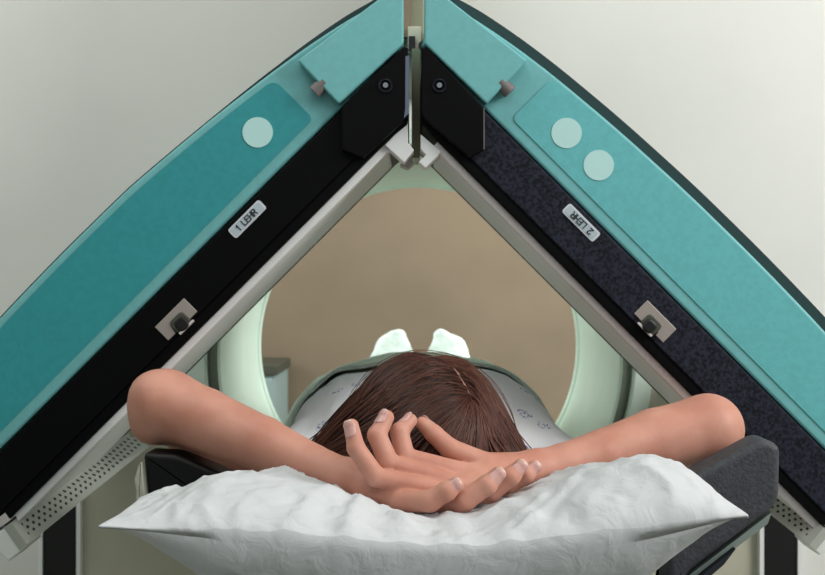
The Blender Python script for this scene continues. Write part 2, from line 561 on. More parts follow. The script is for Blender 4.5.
    lp = rounded([(lc - 20, 39.6), (lc + 20, 39.6), (lc + 20, 48.4), (lc - 20, 48.4)], 2)
    MB().prism(XZ(lp, -0.0079), DF - 0.0079, DF - 0.007).build('label_field', M['sticker'], pl)
    me = text_mesh(writing, 0.0068)
    x, z = duv(side, lc + 1, 44, -0.0085)
    ex = Vector((C45 * (1 if side < 0 else -1), 0, C45))            # reading direction: up towards the apex
    ez = Vector((0, -1, 0))
    ey = ez.cross(ex)
    mt = Matrix((ex, ey, ez)).transposed().to_4x4()
    me.transform(Matrix.Translation((x, DF - 0.0082, z)) @ mt @ Matrix.Diagonal((1.05, 1.0, 1, 1)))
    link('lettering', me, M['ink'], pl)
    # latch
    lu = 317 if side > 0 else 311
    v0 = 17 if side > 0 else 14
    L = [(lu - 20.5, v0), (lu - 10, v0), (lu - 10, v0 + 2), (lu - 7, v0 + 10), (lu + 7, v0 + 10), (lu + 10, v0 + 2), (lu + 10, v0), (lu + 20.5, v0), (lu + 20.5, v0 + 19), (lu - 20.5, v0 + 19)]
    la = MB().prism(XZ(L, -0.008), DF - 0.008, DF - 0.004).build('latch', M['latch'], dr, bevel=0.0005)
    ring = rounded([(lu - 10, v0 - 3), (lu + 9, v0 - 3), (lu + 9, v0 + 12), (lu - 10, v0 + 12)], 5)
    MB().prism(XZ(ring, -0.0095), DF - 0.0095, DF - 0.004).build('latch_ring', M['cabinet_top'], la, bevel=0.0012)
    pt = rounded([(lu - 7, v0 - 4.5), (lu + 6, v0 - 4.5), (lu + 6, v0 + 8.5), (lu - 7, v0 + 8.5)], 5)
    MB().prism(XZ(pt, -0.0125), DF - 0.0125, DF - 0.006).build('latch_button', M['black'], la, bevel=0.002)
    lip = [(lu - 11, v0 - 4.5), (lu + 8, v0 - 4.5), (lu + 8, v0 - 2.2), (lu - 11, v0 - 2.2)]
    MB().prism(XZ(lip, -0.011), DF - 0.011, DF - 0.004).build('latch_lip', M['alu'], la)
    # pale collimator body on the patient's side
    st = MB().prism(XZ([(36, -8), (590, -8), (590, 2), (36, 2)], 0.003), DF + 0.003, DF + 0.02).build('edge_strip', M['alu'] if side > 0 else M['white_metal'], t, bevel=0.0012)
    MB().prism(XZ([(38, -6), (590, -6), (590, 20), (38, 20)], 0.02), DF + 0.02, DF + 0.034).build('joint_gap', M['groove'] if side > 0 else M['core'], st)  # narrow recessed joint behind the edge strip
    co = MB().prism(XZ([(40, -9), (588, -9), (588, 50), (40, 50)], 0.034), DF + 0.034, DF + 0.205).build('collimator', M['core'], t, bevel=0.004)
    MB().prism(XZ([(40, -8), (588, -8), (588, 50), (40, 50)], 0.205), DF + 0.205, DF + 0.212).build('seam', M['groove'], co)
    MB().prism(XZ([(40, -9.5), (588, -9.5), (588, 50), (40, 50)], 0.212), DF + 0.212, DF + 0.25).build('rear_rim', M['core'], co, bevel=0.002)
    # white corner bracket at the apex
    if side < 0:
        br = [(417, 121), (440.5, 145), (421, 162.5), (411, 150), (417, 143)]
        b2 = [(420, 160), (425, 165), (417, 168), (411, 163), (414, 154)]
    else:
        br = [(420.5, 134), (441.5, 152), (425.5, 168), (418.5, 162), (426, 155), (420.5, 149)]
        b2 = [(428, 150), (440, 156), (430, 164)]
    bo = MB().prism([pix(side, x, y, -0.002) for x, y in br], DF - 0.002, DF + 0.035).build('corner_bracket', M['white_metal'], t, bevel=0.001)
    MB().prism([pix(side, x, y, 0.03) for x, y in b2], DF + 0.03, DF + 0.06).build('bracket_foot', M['latch'], bo)
    # perforated contour sensor strip, slanting back
    q = [P(11, 522, 1.312), P(27, 545, 1.312), P(150, 446, 1.62), P(124, 432, 1.62)]
    if side > 0:
        q = [P(825 - 1, 527, 1.312), P(809, 545, 1.312), P(678, 440, 1.62), P(704, 424, 1.62)]
    n = ((q[1] - q[0]).cross(q[3] - q[0])).normalized()
    if n.y < 0:
        n = -n
    vs = [tuple(p) for p in q] + [tuple(p + n * 0.012) for p in q]
    fs = [(0, 1, 2, 3), (7, 6, 5, 4), (0, 4, 5, 1), (1, 5, 6, 2), (2, 6, 7, 3), (3, 7, 4, 0)]
    me = mesh('sensor_strip', vs, fs)
    uvl = me.uv_layers.new(name='UVMap')
    uvs = {0: (0, 1), 1: (0, 0), 2: (1, 0), 3: (1, 1)}
    for poly in me.polygons:
        front = set(poly.vertices) == {0, 1, 2, 3}
        for li in poly.loop_indices:
            vi = me.loops[li].vertex_index
            uvl.data[li].uv = uvs[vi] if front else (0, 0)
    ss = link('sensor_strip', me, M['holes'], t)
    # dark line above it and its backing
    e = (q[0] - q[1]).normalized()
    q2 = [q[0] + e * 0.002, q[0] - e * 0.0005, q[3] - e * 0.0005, q[3] + e * 0.002]
    me = mesh('sensor_seam', [tuple(p - n * 0.001) for p in q2] + [tuple(p + n * 0.01) for p in q2], fs)
    link('sensor_seam', me, M['black'], ss)
    q3 = [q[0] + e * 0.002, q[0] + e * 0.012, q[3] + e * 0.05, q[3] + e * 0.002]
    me = mesh('sensor_backing', [tuple(p + n * 0.002) for p in q3] + [tuple(p + n * 0.02) for p in q3], fs)
    link('sensor_backing', me, M['alu'], ss)
    # end cap at the strip's low end
    if side < 0:
        ec = [(825 - 11, 523), (825 - 27, 546), (825 - 8, 562), (838, 540)]
    else:
        ec = [(824, 528), (809, 545), (820, 556), (842, 540)]
    MB().prism([pix(side, x, y, -0.004) for x, y in ec], DF - 0.004, DF + 0.05).build('end_cap', M['core'], ss, bevel=0.002)
    # carriage that holds the head on the gantry
    ca = [duv(side, 482, 40, 0), duv(side, 570, 40, 0), duv(side, 570, 100, 0), duv(side, 482, 100, 0)]
    MB().prism(ca, DF + 0.26, GY0 - 0.0115).build('carriage', M['gantry'], t, bevel=0.004)
    return t


detector(-1, 'left detector head in deep teal with one pale dot and a 1 LEHR label', '1 LEHR', [(121, 98)])
detector(1, 'right detector head in bright teal with two pale dots and a 2 LEHR label', '2 LEHR', [(121, 97), (166.5, 97)])

# ------------------------------------------------------------------ table
TT = ZC - 0.337                # top of the table
tab = thing('scanner_table', 'narrow patient table with charcoal padded head support, running into the white scanner bore', 'table', (0.01, 1.3, 0))
MB().box(-0.172, 0.198, 0.93, 2.80, TT - 0.037, TT - 0.013).build('pallet', M['shell'], tab, bevel=0.008, seg=3)
MB().box(-0.165, 0.19, 0.94, 2.78, TT - 0.012, TT).build('mattress', M['vinyl_black'], tab, bevel=0.004)
MB().box(-0.12, 0.14, 1.0, 1.6, 0.1, TT - 0.035).build('pedestal', M['gantry'], tab, bevel=0.03, seg=4)
MB().box(-0.22, 0.24, 0.95, 1.7, 0.0, 0.1).build('foot_plate', M['gantry'], tab, bevel=0.02, seg=3)


def slab(pts, d, depth, name, mat, bev, parent, n=5):
    """padded slab: an outline with softly rolled front and back edges"""
    xz = [Vector(((x - 412.5) * d / F, ZC - (y - 287.5) * d / F)) for x, y in pts]
    m = len(xz)
    ar = sum(xz[i - 1].x * xz[i].y - xz[i].x * xz[i - 1].y for i in range(m))
    sg = 1 if ar > 0 else -1
    nr = []
    for i in range(m):
        a = (xz[i] - xz[i - 1]).normalized(); b = (xz[(i + 1) % m] - xz[i]).normalized()
        na, nb = Vector((-a.y, a.x)) * sg, Vector((-b.y, b.x)) * sg
        q = (na + nb); q.normalize()
        nr.append(q / max(0.4, q.dot(na)))
    rings = []
    for k in range(n + 1):
        an = math.pi / 2 * k / n
        rings.append((bev * (1 - math.sin(an)), d + bev * (1 - math.cos(an))))
    rings += [(i, 2 * d + depth - y) for i, y in reversed(rings)]
    v = []
    for ins, y in rings:
        v += [(xz[i].x + nr[i].x * ins, y, xz[i].y + nr[i].y * ins) for i in range(m)]
    f = [tuple(range(m)), tuple(range(len(v) - 1, len(v) - m - 1, -1))]
    for k in range(len(rings) - 1):
        f += [(k * m + i, k * m + (i + 1) % m, (k + 1) * m + (i + 1) % m, (k + 1) * m + i) for i in range(m)]
    o = MB().add(v, f).build(name, mat, parent, smooth=True)
    for q in o.data.polygons:
        if len(q.vertices) > 4:
            q.use_smooth = False
    return o


# right wing: thick padding over a grey green shell
rp = rounded([(668, 610), (666, 491), (764, 438), (781, 446), (780, 504), (690, 572)], [2, 14, 9, 8.5, 12, 4], 5)
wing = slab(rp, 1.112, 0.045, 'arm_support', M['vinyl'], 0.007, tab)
slab([(668, 640), (669, 612), (691, 574), (772, 512), (768, 524), (735, 549), (690, 600)], 1.12, 0.04, 'arm_support_shell', M['shell'], 0.001, wing)
slab([(736, 549), (724, 565), (690, 594), (672, 610), (676, 600), (704, 574)], 1.11, 0.02, 'strap', M['strap'], 0.0008, wing)
lp = rounded([(143, 453), (176, 455), (218, 472), (262, 494), (262, 540), (200, 530), (148, 508)], [6, 6, 8, 8, 4, 4, 8])
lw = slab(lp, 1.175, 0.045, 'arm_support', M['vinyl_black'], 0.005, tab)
fl = rounded([(141, 462), (146, 505), (149, 530), (136, 530), (136, 492), (134, 480), (138, 466)], 2)
slab(fl, 1.165, 0.008, 'film_edge', M['film'], 0.001, lw)
MB().box(0.16, 0.29, 1.125, 1.15, TT - 0.03, TT + 0.01).build('support_bracket', M['shell'], tab, bevel=0.002)
MB().box(-0.198, -0.165, 1.18, 1.205, TT - 0.03, TT + 0.09).build('support_bracket', M['shell'], tab, bevel=0.002)


# ------------------------------------------------------------------ distance field modelling
class Field:
    def __init__(self, xs, ys, zs):
        self.ax = [np.asarray(a, dtype=np.float32) for a in (xs, ys, zs)]
        self.v = np.full([len(a) for a in self.ax], 0.05, dtype=np.float32)

    def window(self, lo, hi):
        sl = []
        for a, l, h in zip(self.ax, lo, hi):
            i, j = np.searchsorted(a, l), np.searchsorted(a, h)
            sl.append(slice(max(0, int(i) - 1), min(len(a), int(j) + 1)))
        return tuple(sl)

    def coords(self, sl):
        return (self.ax[0][sl[0]][:, None, None], self.ax[1][sl[1]][None, :, None], self.ax[2][sl[2]][None, None, :])

    def merge(self, prims, k_in, k_out, pad=0.03, sub=False):
        """union of a group of shapes (blend k_in), blended into the field (k_out)"""
        los = np.min([p[1] for p in prims], axis=0) - pad
        his = np.max([p[2] for p in prims], axis=0) + pad
        sl = self.window(los, his)
        if any(s.stop - s.start <= 0 for s in sl):
            return
        g = None
        c = self.coords(sl)
        for p in prims:
            d = p[0](*c)
            g = d if g is None else smin(g, d, k_in)
        if sub:
            self.v[sl] = -smin(-self.v[sl], g, k_out)
        else:
            self.v[sl] = smin(self.v[sl], g, k_out)


def smin(a, b, k):
    if k <= 1e-6:
        return np.minimum(a, b)
    h = np.maximum(k - np.abs(a - b), 0) / k
    return np.minimum(a, b) - h * h * k * 0.25


def cone(a, b, ra, rb):
    a = np.array(a, dtype=np.float32); b = np.array(b, dtype=np.float32)
    ab = b - a
    L2 = float(ab @ ab) + 1e-12

    def f(x, y, z):
        px, py, pz = x - a[0], y - a[1], z - a[2]
        t = np.clip((px * ab[0] + py * ab[1] + pz * ab[2]) / L2, 0, 1)
        d = np.sqrt((px - t * ab[0]) ** 2 + (py - t * ab[1]) ** 2 + (pz - t * ab[2]) ** 2)
        return d - (ra + (rb - ra) * t)
    r = max(ra, rb)
    return f, np.minimum(a, b) - r, np.maximum(a, b) + r


def ball(c, radii, axes=None):
    c = np.array(c, dtype=np.float32)
    R = np.array(radii, dtype=np.float32)
    A = np.eye(3, dtype=np.float32) if axes is None else np.array(axes, dtype=np.float32)

    def f(x, y, z):
        q = (x - c[0], y - c[1], z - c[2])
        l = [(q[0] * A[i][0] + q[1] * A[i][1] + q[2] * A[i][2]) for i in range(3)]
        k0 = np.sqrt(sum((l[i] / R[i]) ** 2 for i in range(3))) + 1e-9
        k1 = np.sqrt(sum((l[i] / (R[i] ** 2)) ** 2 for i in range(3))) + 1e-9
        return k0 * (k0 - 1) / k1
    m = float(max(radii))
    return f, c - m, c + m


def surface(field, name):
    V = field.v
    ax = field.ax
    ins = V < 0
    nx, ny, nz = V.shape
    cnt = np.zeros((nx - 1, ny - 1, nz - 1), dtype=np.int8)
    for i in (0, 1):
        for j in (0, 1):
            for k in (0, 1):
                cnt += ins[i:nx - 1 + i, j:ny - 1 + j, k:nz - 1 + k]
    act = np.argwhere((cnt > 0) & (cnt < 8))
    idx = np.full(cnt.shape, -1, dtype=np.int32)
    idx[act[:, 0], act[:, 1], act[:, 2]] = np.arange(len(act))
    pos = np.zeros((len(act), 3)); num = np.zeros(len(act))
    I, J, K = act.T
    for axis in range(3):
        o1, o2 = [a for a in range(3) if a != axis]
        for a in (0, 1):
            for b in (0, 1):
                s = [I.copy(), J.copy(), K.copy()]
                s[o1] = s[o1] + a; s[o2] = s[o2] + b
                e = [q.copy() for q in s]; e[axis] = e[axis] + 1
                v0 = V[s[0], s[1], s[2]]; v1 = V[e[0], e[1], e[2]]
                m = (v0 < 0) != (v1 < 0)
                t = np.where(m, v0 / np.where(m, v0 - v1, 1), 0)
                for d in range(3):
                    p0 = ax[d][s[d]]; p1 = ax[d][e[d]]
                    pos[:, d] += np.where(m, p0 + (p1 - p0) * t, 0)
                num += m
    pos /= num[:, None]
    quads = []
    for axis in range(3):
        o1, o2 = (axis + 1) % 3, (axis + 2) % 3
        s0 = [slice(None)] * 3; s1 = [slice(None)] * 3
        s0[axis] = slice(0, -1); s1[axis] = slice(1, None)
        ch = np.argwhere(ins[tuple(s0)] != ins[tuple(s1)])
        ok = (ch[:, o1] > 0) & (ch[:, o2] > 0) & (ch[:, o1] < V.shape[o1] - 1) & (ch[:, o2] < V.shape[o2] - 1)
        ch = ch[ok]
        flip = ins[ch[:, 0], ch[:, 1], ch[:, 2]]
        q = []
        for da, db in ((-1, -1), (0, -1), (0, 0), (-1, 0)):
            c = ch.copy(); c[:, o1] += da; c[:, o2] += db
            q.append(idx[c[:, 0], c[:, 1], c[:, 2]])
        q = np.stack(q, 1)
        q[~flip] = q[~flip][:, ::-1]
        quads.append(q)
    quads = np.concatenate(quads)
    quads = quads[(quads >= 0).all(1)]
    me = bpy.data.meshes.new(name)
    me.vertices.add(len(pos)); me.vertices.foreach_set('co', pos.astype(np.float32).ravel())
    me.loops.add(len(quads) * 4); me.loops.foreach_set('vertex_index', quads.astype(np.int32).ravel())
    me.polygons.add(len(quads)); me.polygons.foreach_set('loop_start', np.arange(0, len(quads) * 4, 4, dtype=np.int32))
    me.polygons.foreach_set('use_smooth', np.ones(len(quads), dtype=bool))
    me.update(calc_edges=True)
    me.validate()
    return me


def axis_pts(spans):
    out = []
    for a, b, st in spans:
        out += list(np.arange(a, b - st * 0.25, st))
    out.append(spans[-1][1])
    return out


# ------------------------------------------------------------------ person
BX = 0.015
HEAD = Vector((BX, 1.25, ZC - 0.185))
TH = math.radians(25)
AX = Vector((1, 0, 0))
DN = Vector((0, math.cos(TH), -math.sin(TH)))       # crown -> chin
FC = Vector((0, math.sin(TH), math.cos(TH)))        # out of the face
HAX = [AX, DN, FC]


def hl(x, d, f):
    return HEAD + AX * x + DN * d + FC * f


def R(x, y, z):
    return Vector((x, y, ZC + z))


body = Field(axis_pts([(-0.36, -0.09, 0.0042), (-0.09, 0.145, 0.0014), (0.145, 0.40, 0.0042)]),
             axis_pts([(1.0, 1.17, 0.0014), (1.17, 1.40, 0.0042), (1.40, 2.76, 0.008)]),
             axis_pts([(ZC - 0.345, ZC - 0.24, 0.005), (ZC - 0.24, ZC - 0.115, 0.0014), (ZC - 0.115, ZC - 0.03, 0.004)]))

# trunk and legs
trunk = [ball(R(BX, 1.57, -0.232), (0.152, 0.19, 0.098)), ball(R(BX, 1.78, -0.238), (0.142, 0.2, 0.088)),
         ball(R(BX, 1.98, -0.238), (0.165, 0.15, 0.095)), cone(R(BX, 1.36, -0.225), R(BX, 1.47, -0.245), 0.05, 0.058)]
for s in (-1, 1):
    trunk += [cone(R(BX + s * 0.15, 1.45, -0.245), R(BX + s * 0.06, 1.48, -0.245), 0.052, 0.06),
              cone(R(BX + s * 0.085, 2.02, -0.245), R(BX + s * 0.08, 2.34, -0.255), 0.08, 0.056),
              cone(R(BX + s * 0.08, 2.34, -0.255), R(BX + s * 0.07, 2.64, -0.285), 0.054, 0.034),
              cone(R(BX + s * 0.07, 2.672, -0.298), R(BX + s * 0.06, 2.67, -0.18), 0.024, 0.018)]
body.merge(trunk, 0.05, 0.0)
# head
head = [ball(hl(0, -0.025, -0.01), (0.075, 0.088, 0.093), HAX), ball(hl(0, 0.045, 0.02), (0.056, 0.07, 0.06), HAX),
        cone(hl(-0.012, 0.098, 0.055), hl(0.012, 0.098, 0.055), 0.02, 0.02)]
body.merge(head, 0.03, 0.02)
feat = [cone(hl(0, 0.008, 0.08), hl(0, 0.044, 0.1), 0.007, 0.011), cone(hl(-0.008, 0.047, 0.092), hl(0.008, 0.047, 0.092), 0.009, 0.009)]
body.merge(feat, 0.008, 0.012)
body.merge([cone(hl(-0.036, -0.012, 0.07), hl(0.036, -0.012, 0.07), 0.011, 0.011)], 0.01, 0.02)
for s in (-1, 1):
    body.merge([ball(hl(s * 0.031, 0.008, 0.068), (0.015, 0.011, 0.012), HAX)], 0, 0.006)
    body.merge([ball(hl(s * 0.076, 0.018, -0.012), (0.009, 0.03, 0.018), HAX)], 0, 0.006)
body.merge([cone(hl(-0.018, 0.066, 0.074), hl(0.018, 0.066, 0.074), 0.006, 0.006)], 0, 0.006)
body.merge([cone(hl(-0.014, 0.074, 0.073), hl(0.014, 0.074, 0.073), 0.006, 0.006)], 0, 0.004)

# arms
LE = [P(166, 405, 1.22), P(204, 420, 1.20), P(262, 443.5, 1.165), P(310, 466, 1.135), P(350, 482, 1.112)]
body.merge([cone(LE[0], LE[1], 0.0368, 0.0332), cone(LE[1], LE[2], 0.0332, 0.0272),
            cone(LE[2], LE[3], 0.0275, 0.0222), cone(LE[3], LE[4], 0.0222, 0.0198)], 0.003, 0.03)
body.merge([cone(LE[0], R(BX - 0.155, 1.45, -0.275), 0.034, 0.043)], 0, 0.012)
body.merge([cone(P(152, 394, 1.208), P(151, 424, 1.215), 0.0215, 0.0205)], 0, 0.012)
RE = [P(708, 429, 1.20), P(655, 440, 1.185), P(602, 455, 1.16), P(565, 464, 1.145), P(535, 470, 1.133)]
body.merge([cone(RE[0], RE[1], 0.0352, 0.0322), cone(RE[1], RE[2], 0.0322, 0.0252),
            cone(RE[2], RE[3], 0.0252, 0.0208), cone(RE[3], RE[4], 0.0208, 0.0188)], 0.003, 0.03)
body.merge([cone(RE[0], R(BX + 0.15, 1.45, -0.26), 0.033, 0.043)], 0, 0.012)

NAILS = []


def finger(pts, radii, kk=0.003, nail=None):
    p = [P(*q) for q in pts]
    cs = [cone(p[i], p[i + 1], radii[i], radii[i + 1]) for i in range(len(p) - 1)]
    body.merge(cs, kk, 0.0016)
    if nail is not None:
        NAILS.append((p[-1], (p[-1] - p[-2]).normalized(), Vector(nail).normalized(), radii[-1], radii[-2]))


# hand of the right-hand arm: palm up, four fingers curling up at left
WR = (535, 470, 1.133)
mcp = [(446, 492, 1.064), (459, 485, 1.079), (470, 475, 1.094), (484, 464, 1.110)]
palm = []
for q, r in zip(mcp, (0.0098, 0.0105, 0.0108, 0.0115)):
    palm.append(cone(P(*WR), P(*q), 0.0165, r))
palm.append(ball(P(508, 470, 1.120), (0.028, 0.018, 0.013)))
body.merge(palm, 0.006, 0.008)
finger([mcp[0], (376, 477, 1.055), (356, 448, 1.060), (351.5, 426, 1.066)], (0.0100, 0.0092, 0.0084, 0.0068), kk=0.002, nail=(-0.45, -1, 0.2))
finger([mcp[1], (389, 464, 1.071), (377, 435, 1.077), (386.5, 417.5, 1.086)], (0.0104, 0.0098, 0.0090, 0.0072), kk=0.002, nail=(-0.75, -0.75, 0.5))
finger([mcp[2], (405, 458, 1.087), (399.5, 432, 1.094), (410.5, 420.5, 1.103)], (0.0106, 0.0098, 0.0088, 0.0066), kk=0.002, nail=(-0.7, -0.3, 0.75))
finger([mcp[3], (450, 449, 1.108), (434, 434, 1.111), (422.5, 423.5, 1.113)], (0.0118, 0.0100, 0.0088, 0.0068), kk=0.002, nail=(0.3, 0.6, 0.7))
finger([(520, 470, 1.145), (485, 472, 1.150), (456, 466, 1.146), (436, 458, 1.14)], (0.016, 0.0125, 0.0105, 0.0085), kk=0.006, nail=(0, 0.6, 0.8))

# hand of the left-hand arm: underneath, fingertips wrapping up at right
WL = (350, 482, 1.112)
mcl = [(400, 501, 1.052), (420, 502, 1.070), (436, 498, 1.088), (444, 493, 1.106)]
palm = [cone(P(*WL), P(*q), 0.0170, r) for q, r in zip(mcl, (0.0112, 0.0118, 0.012, 0.012))]
palm.append(ball(P(392, 495, 1.085), (0.035, 0.025, 0.012)))
body.merge(palm, 0.010, 0.004)
body.merge([cone(P(*WL), P(375, 489, 1.105), 0.019, 0.017)], 0, 0.012)
finger([mcl[0], (430, 501, 1.036), (447, 491, 1.032), (456.5, 485, 1.033)], (0.0108, 0.0098, 0.0088, 0.0068), nail=(0.0, -1, 0.55))
finger([mcl[1], (464, 501, 1.044), (487, 485, 1.043), (498.5, 474, 1.047)], (0.0112, 0.0100, 0.0090, 0.0070), nail=(0.25, -1, 0.38))
finger([mcl[2], (490, 492, 1.064), (511, 476, 1.061), (520.5, 466, 1.065)], (0.0114, 0.0100, 0.0088, 0.0068), nail=(0.25, -1, 0.38))
finger([mcl[3], (508, 485, 1.084), (526, 474, 1.079), (534, 466.5, 1.082)], (0.0114, 0.0098, 0.0084, 0.0064), nail=(0.35, -1, 0.3))
finger([(372, 487, 1.125), (396, 490, 1.140), (414, 490, 1.143)], (0.0145, 0.0112, 0.009), kk=0.006, nail=(0, 0.5, 0.85))

def clamp_above(me, z):
    n = len(me.vertices)
    co = np.empty(n * 3, dtype=np.float32)
    me.vertices.foreach_get('co', co)
    co[2::3] = np.maximum(co[2::3], z)
    me.vertices.foreach_set('co', co)
    me.update()


person = link('person', surface(body, 'person'), M['skin'])
clamp_above(person.data, TT + 0.003)
tag(person, 'brown-haired person lying face up on the white pillow with hands crossed over the head', 'person')

# fingernails
for tip, axis, up, r, r2 in NAILS:
    up = (up - axis * up.dot(axis)).normalized()
    sd = axis.cross(up)
    nu, nv = 9, 11
    vs, fs, ms = [], [], []
    ln, ha = 0.0165, 0.86
    for layer in (0.0, -0.0012):
        for j in range(nv):
            t = j / (nv - 1)
            along = -0.0115 + ln * t
            rr = (r + (r2 - r) * min(1, max(0, -along / 0.022))) + 0.0007 + layer
            if along > 0:
                rr *= math.sqrt(max(0.15, 1 - (along / (r * 1.35)) ** 2))
                rr += 0.0006
            wd = ha * (math.sqrt(max(0.02, 1 - (1 - t / 0.3) ** 2)) if t < 0.3 else (1 if t < 0.75 else 1 - 0.55 * ((t - 0.75) / 0.25) ** 2))
            for i in range(nu):
                a = wd * (2 * i / (nu - 1) - 1)
                vs.append(tip + axis * along + up * (rr * math.cos(a)) + sd * (rr * math.sin(a)))
    for lay in (0, 1):
        o = lay * nu * nv
        for j in range(nv - 1):
            for i in range(nu - 1):
                q = (o + j * nu + i, o + j * nu + i + 1, o + (j + 1) * nu + i + 1, o + (j + 1) * nu + i)
                fs.append(q if lay == 0 else q[::-1])
                ms.append(1 if j >= nv - 2 else 0)
    o = nu * nv
    rim = [i for i in range(nu)] + [j * nu + nu - 1 for j in range(1, nv)] + [(nv - 1) * nu + i for i in range(nu - 2, -1, -1)] + [j * nu for j in range(nv - 2, 0, -1)]
    for k in range(len(rim)):
        a, b = rim[k], rim[(k + 1) % len(rim)]
        fs.append((a, a + o, b + o, b)); ms.append(0)
    me = mesh('fingernail', vs, fs)
    nl = link('fingernail', me, [M['nail'], M['nail_tip']], person, smooth=True)
    me.polygons.foreach_set('material_index', ms)

# socks
for s in (-1, 1):
    c = BX + 0.003
    fx = lambda a: c + s * a
    fld = Field(axis_pts([(fx(0.055) - 0.075, fx(0.055) + 0.075, 0.003)]), axis_pts([(2.54, 2.77, 0.003)]), axis_pts([(ZC - 0.345, ZC - 0.06, 0.003)]))
    pr = [cone(R(fx(0.072), 2.55, -0.277), R(fx(0.07), 2.66, -0.292), 0.041, 0.038),
          cone(R(fx(0.07), 2.675, -0.297), R(fx(0.064), 2.665, -0.185), 0.037, 0.047),
          cone(R(fx(0.056), 2.665, -0.19), R(fx(0.05), 2.68, -0.116), 0.045, 0.019),
          cone(R(fx(0.076), 2.665, -0.2), R(fx(0.082), 2.68, -0.138), 0.042, 0.020)]
    fld.merge(pr, 0.035, 0.0)
    me = surface(fld, 'sock')
    for v in me.vertices:
        n = noise.noise(Vector(v.co) * 38) * 0.0032 + noise.noise(Vector(v.co) * 90) * 0.0012
        v.co += Vector((v.normal.x, v.normal.y, v.normal.z)) * n
    clamp_above(me, TT + 0.0015)
    link('sock', me, M['sock'], person)

# gown
fld = Field(axis_pts([(-0.30, 0.34, 0.005)]), axis_pts([(1.30, 2.02, 0.005)]), axis_pts([(ZC - 0.35, ZC - 0.10, 0.005)]))
g = [ball(R(BX, 1.80, -0.232), (0.165, 0.22, 0.098)), ball(R(BX, 1.98, -0.238), (0.172, 0.16, 0.093))]
for s in (-1, 1):
    g += [ball(R(BX + s * 0.072, 1.58, -0.226), (0.112, 0.2, 0.110)), ball(R(BX + s * 0.07, 1.74, -0.228), (0.105, 0.2, 0.094))]
for s in (-1, 1):
    g += [cone(R(BX + s * 0.15, 1.45, -0.243), R(BX + s * 0.06, 1.48, -0.24), 0.061, 0.07)]
fld.merge(g, 0.05, 0)
ela, era = LE[0], RE[0]
for s, e in ((-1, LE[0]), (1, RE[0])):
    sh = R(BX + s * 0.152, 1.45, -0.272)
    fld.merge([cone(sh, sh.lerp(e, 0.34), 0.058, 0.056)], 0, 0.03)
    d = (e - sh).normalized()
    c = sh.lerp(e, 0.34) + d * 0.075
    fld.merge([ball(c, (0.082, 0.082, 0.082))], 0, 0.008, sub=True)
fld.merge([ball(R(BX, 1.375, -0.225), (0.075, 0.075, 0.09))], 0, 0.01, sub=True)
me = surface(fld, 'gown')
for v in me.vertices:
    p = Vector(v.co)
    n = noise.noise(Vector((p.x * 26, p.y * 7, p.z * 20))) * 0.006 + noise.noise(Vector((p.x * 60, p.y * 22, p.z * 50))) * 0.002
    v.co += Vector((v.normal.x, v.normal.y, v.normal.z)) * n
clamp_above(me, TT + 0.0015)
gown = link('gown', me, M['gown'], person)


# ------------------------------------------------------------------ blanket over the legs
def bvh_of(me):
    return BVHTree.FromPolygons([v.co.copy() for v in me.vertices], [tuple(p.vertices) for p in me.polygons])


GOWN, BODYB = bvh_of(gown.data), bvh_of(person.data)


def blanket():
    nx, ny = 61, 46
    vs, fs = [], []
    for j in range(ny):
        y = 1.66 + 0.94 * j / (ny - 1)
        zt = interp(y, [1.66, 1.82, 2.02, 2.3, 2.6], [0.205, 0.225, 0.214, 0.185, 0.15])
        w = interp(y, [1.66, 1.82, 1.92, 2.1, 2.6], [0.192, 0.228, 0.238, 0.234, 0.20])
        for i in range(nx):
            a = math.pi * i / (nx - 1)
            c, s = math.cos(a), math.sin(a)
            e = 2 / 2.35
            x = -w * math.copysign(abs(c) ** e, c)
            z = zt * abs(s) ** e
            n = noise.noise(Vector((x * 14, y * 9, z * 14))) * 0.006 + noise.noise(Vector((x * 40, y * 24, z * 40))) * 0.002
            k = 1 + n / 0.2 * min(1, s * 3)
            px, pz = BX * 0.5 + x * k, TT + 0.006 + z * k
            for b in (GOWN, BODYB):
                h = b.ray_cast(Vector((px, y, ZC + 0.2)), Vector((0, 0, -1)))
                if h[0] is not None and pz < h[0].z + 0.011:
                    pz = h[0].z + 0.011
            q = Vector((px, y, pz))
            for b in (GOWN, BODYB):
                h = b.find_nearest(q, 0.05)
                if h[0] is not None:
                    e = (q - h[0]).dot(h[1])
                    if e < 0.010:
                        q = q + h[1] * (0.010 - e)
            if j < 5:
                h = GOWN.find_nearest(q, 0.05)
                if h[0] is not None and (q - h[0]).length > 0.008 + 0.002 * j:
                    q = h[0] + (q - h[0]).normalized() * (0.008 + 0.002 * j)
            vs.append((q.x, q.y, max(q.z, TT + 0.005)))
    for j in range(ny - 1):
        for i in range(nx - 1):
            fs.append((j * nx + i, j * nx + i + 1, (j + 1) * nx + i + 1, (j + 1) * nx + i))
    me = mesh('blanket', vs, fs, fix=False)
    o = link('blanket', me, M['blanket'], None, smooth=True)
    md = o.modifiers.new('thick', 'SOLIDIFY'); md.thickness = 0.004; md.offset = 0
    return tag(o, "grey-green blanket arched over the lying person's hips and legs", 'blanket')


blanket()

# ------------------------------------------------------------------ pillow
BODY = [BODYB, GOWN]
PIL = None


def under_body(x, y):
    """height of the lowest skin or cloth above this spot"""
    z = 9.0
    for b in BODY:
        h = b.ray_cast(Vector((x, y, TT - 0.05)), Vector((0, 0, 1)))
        if h[0] is not None:
            z = min(z, h[0].z)
    return z


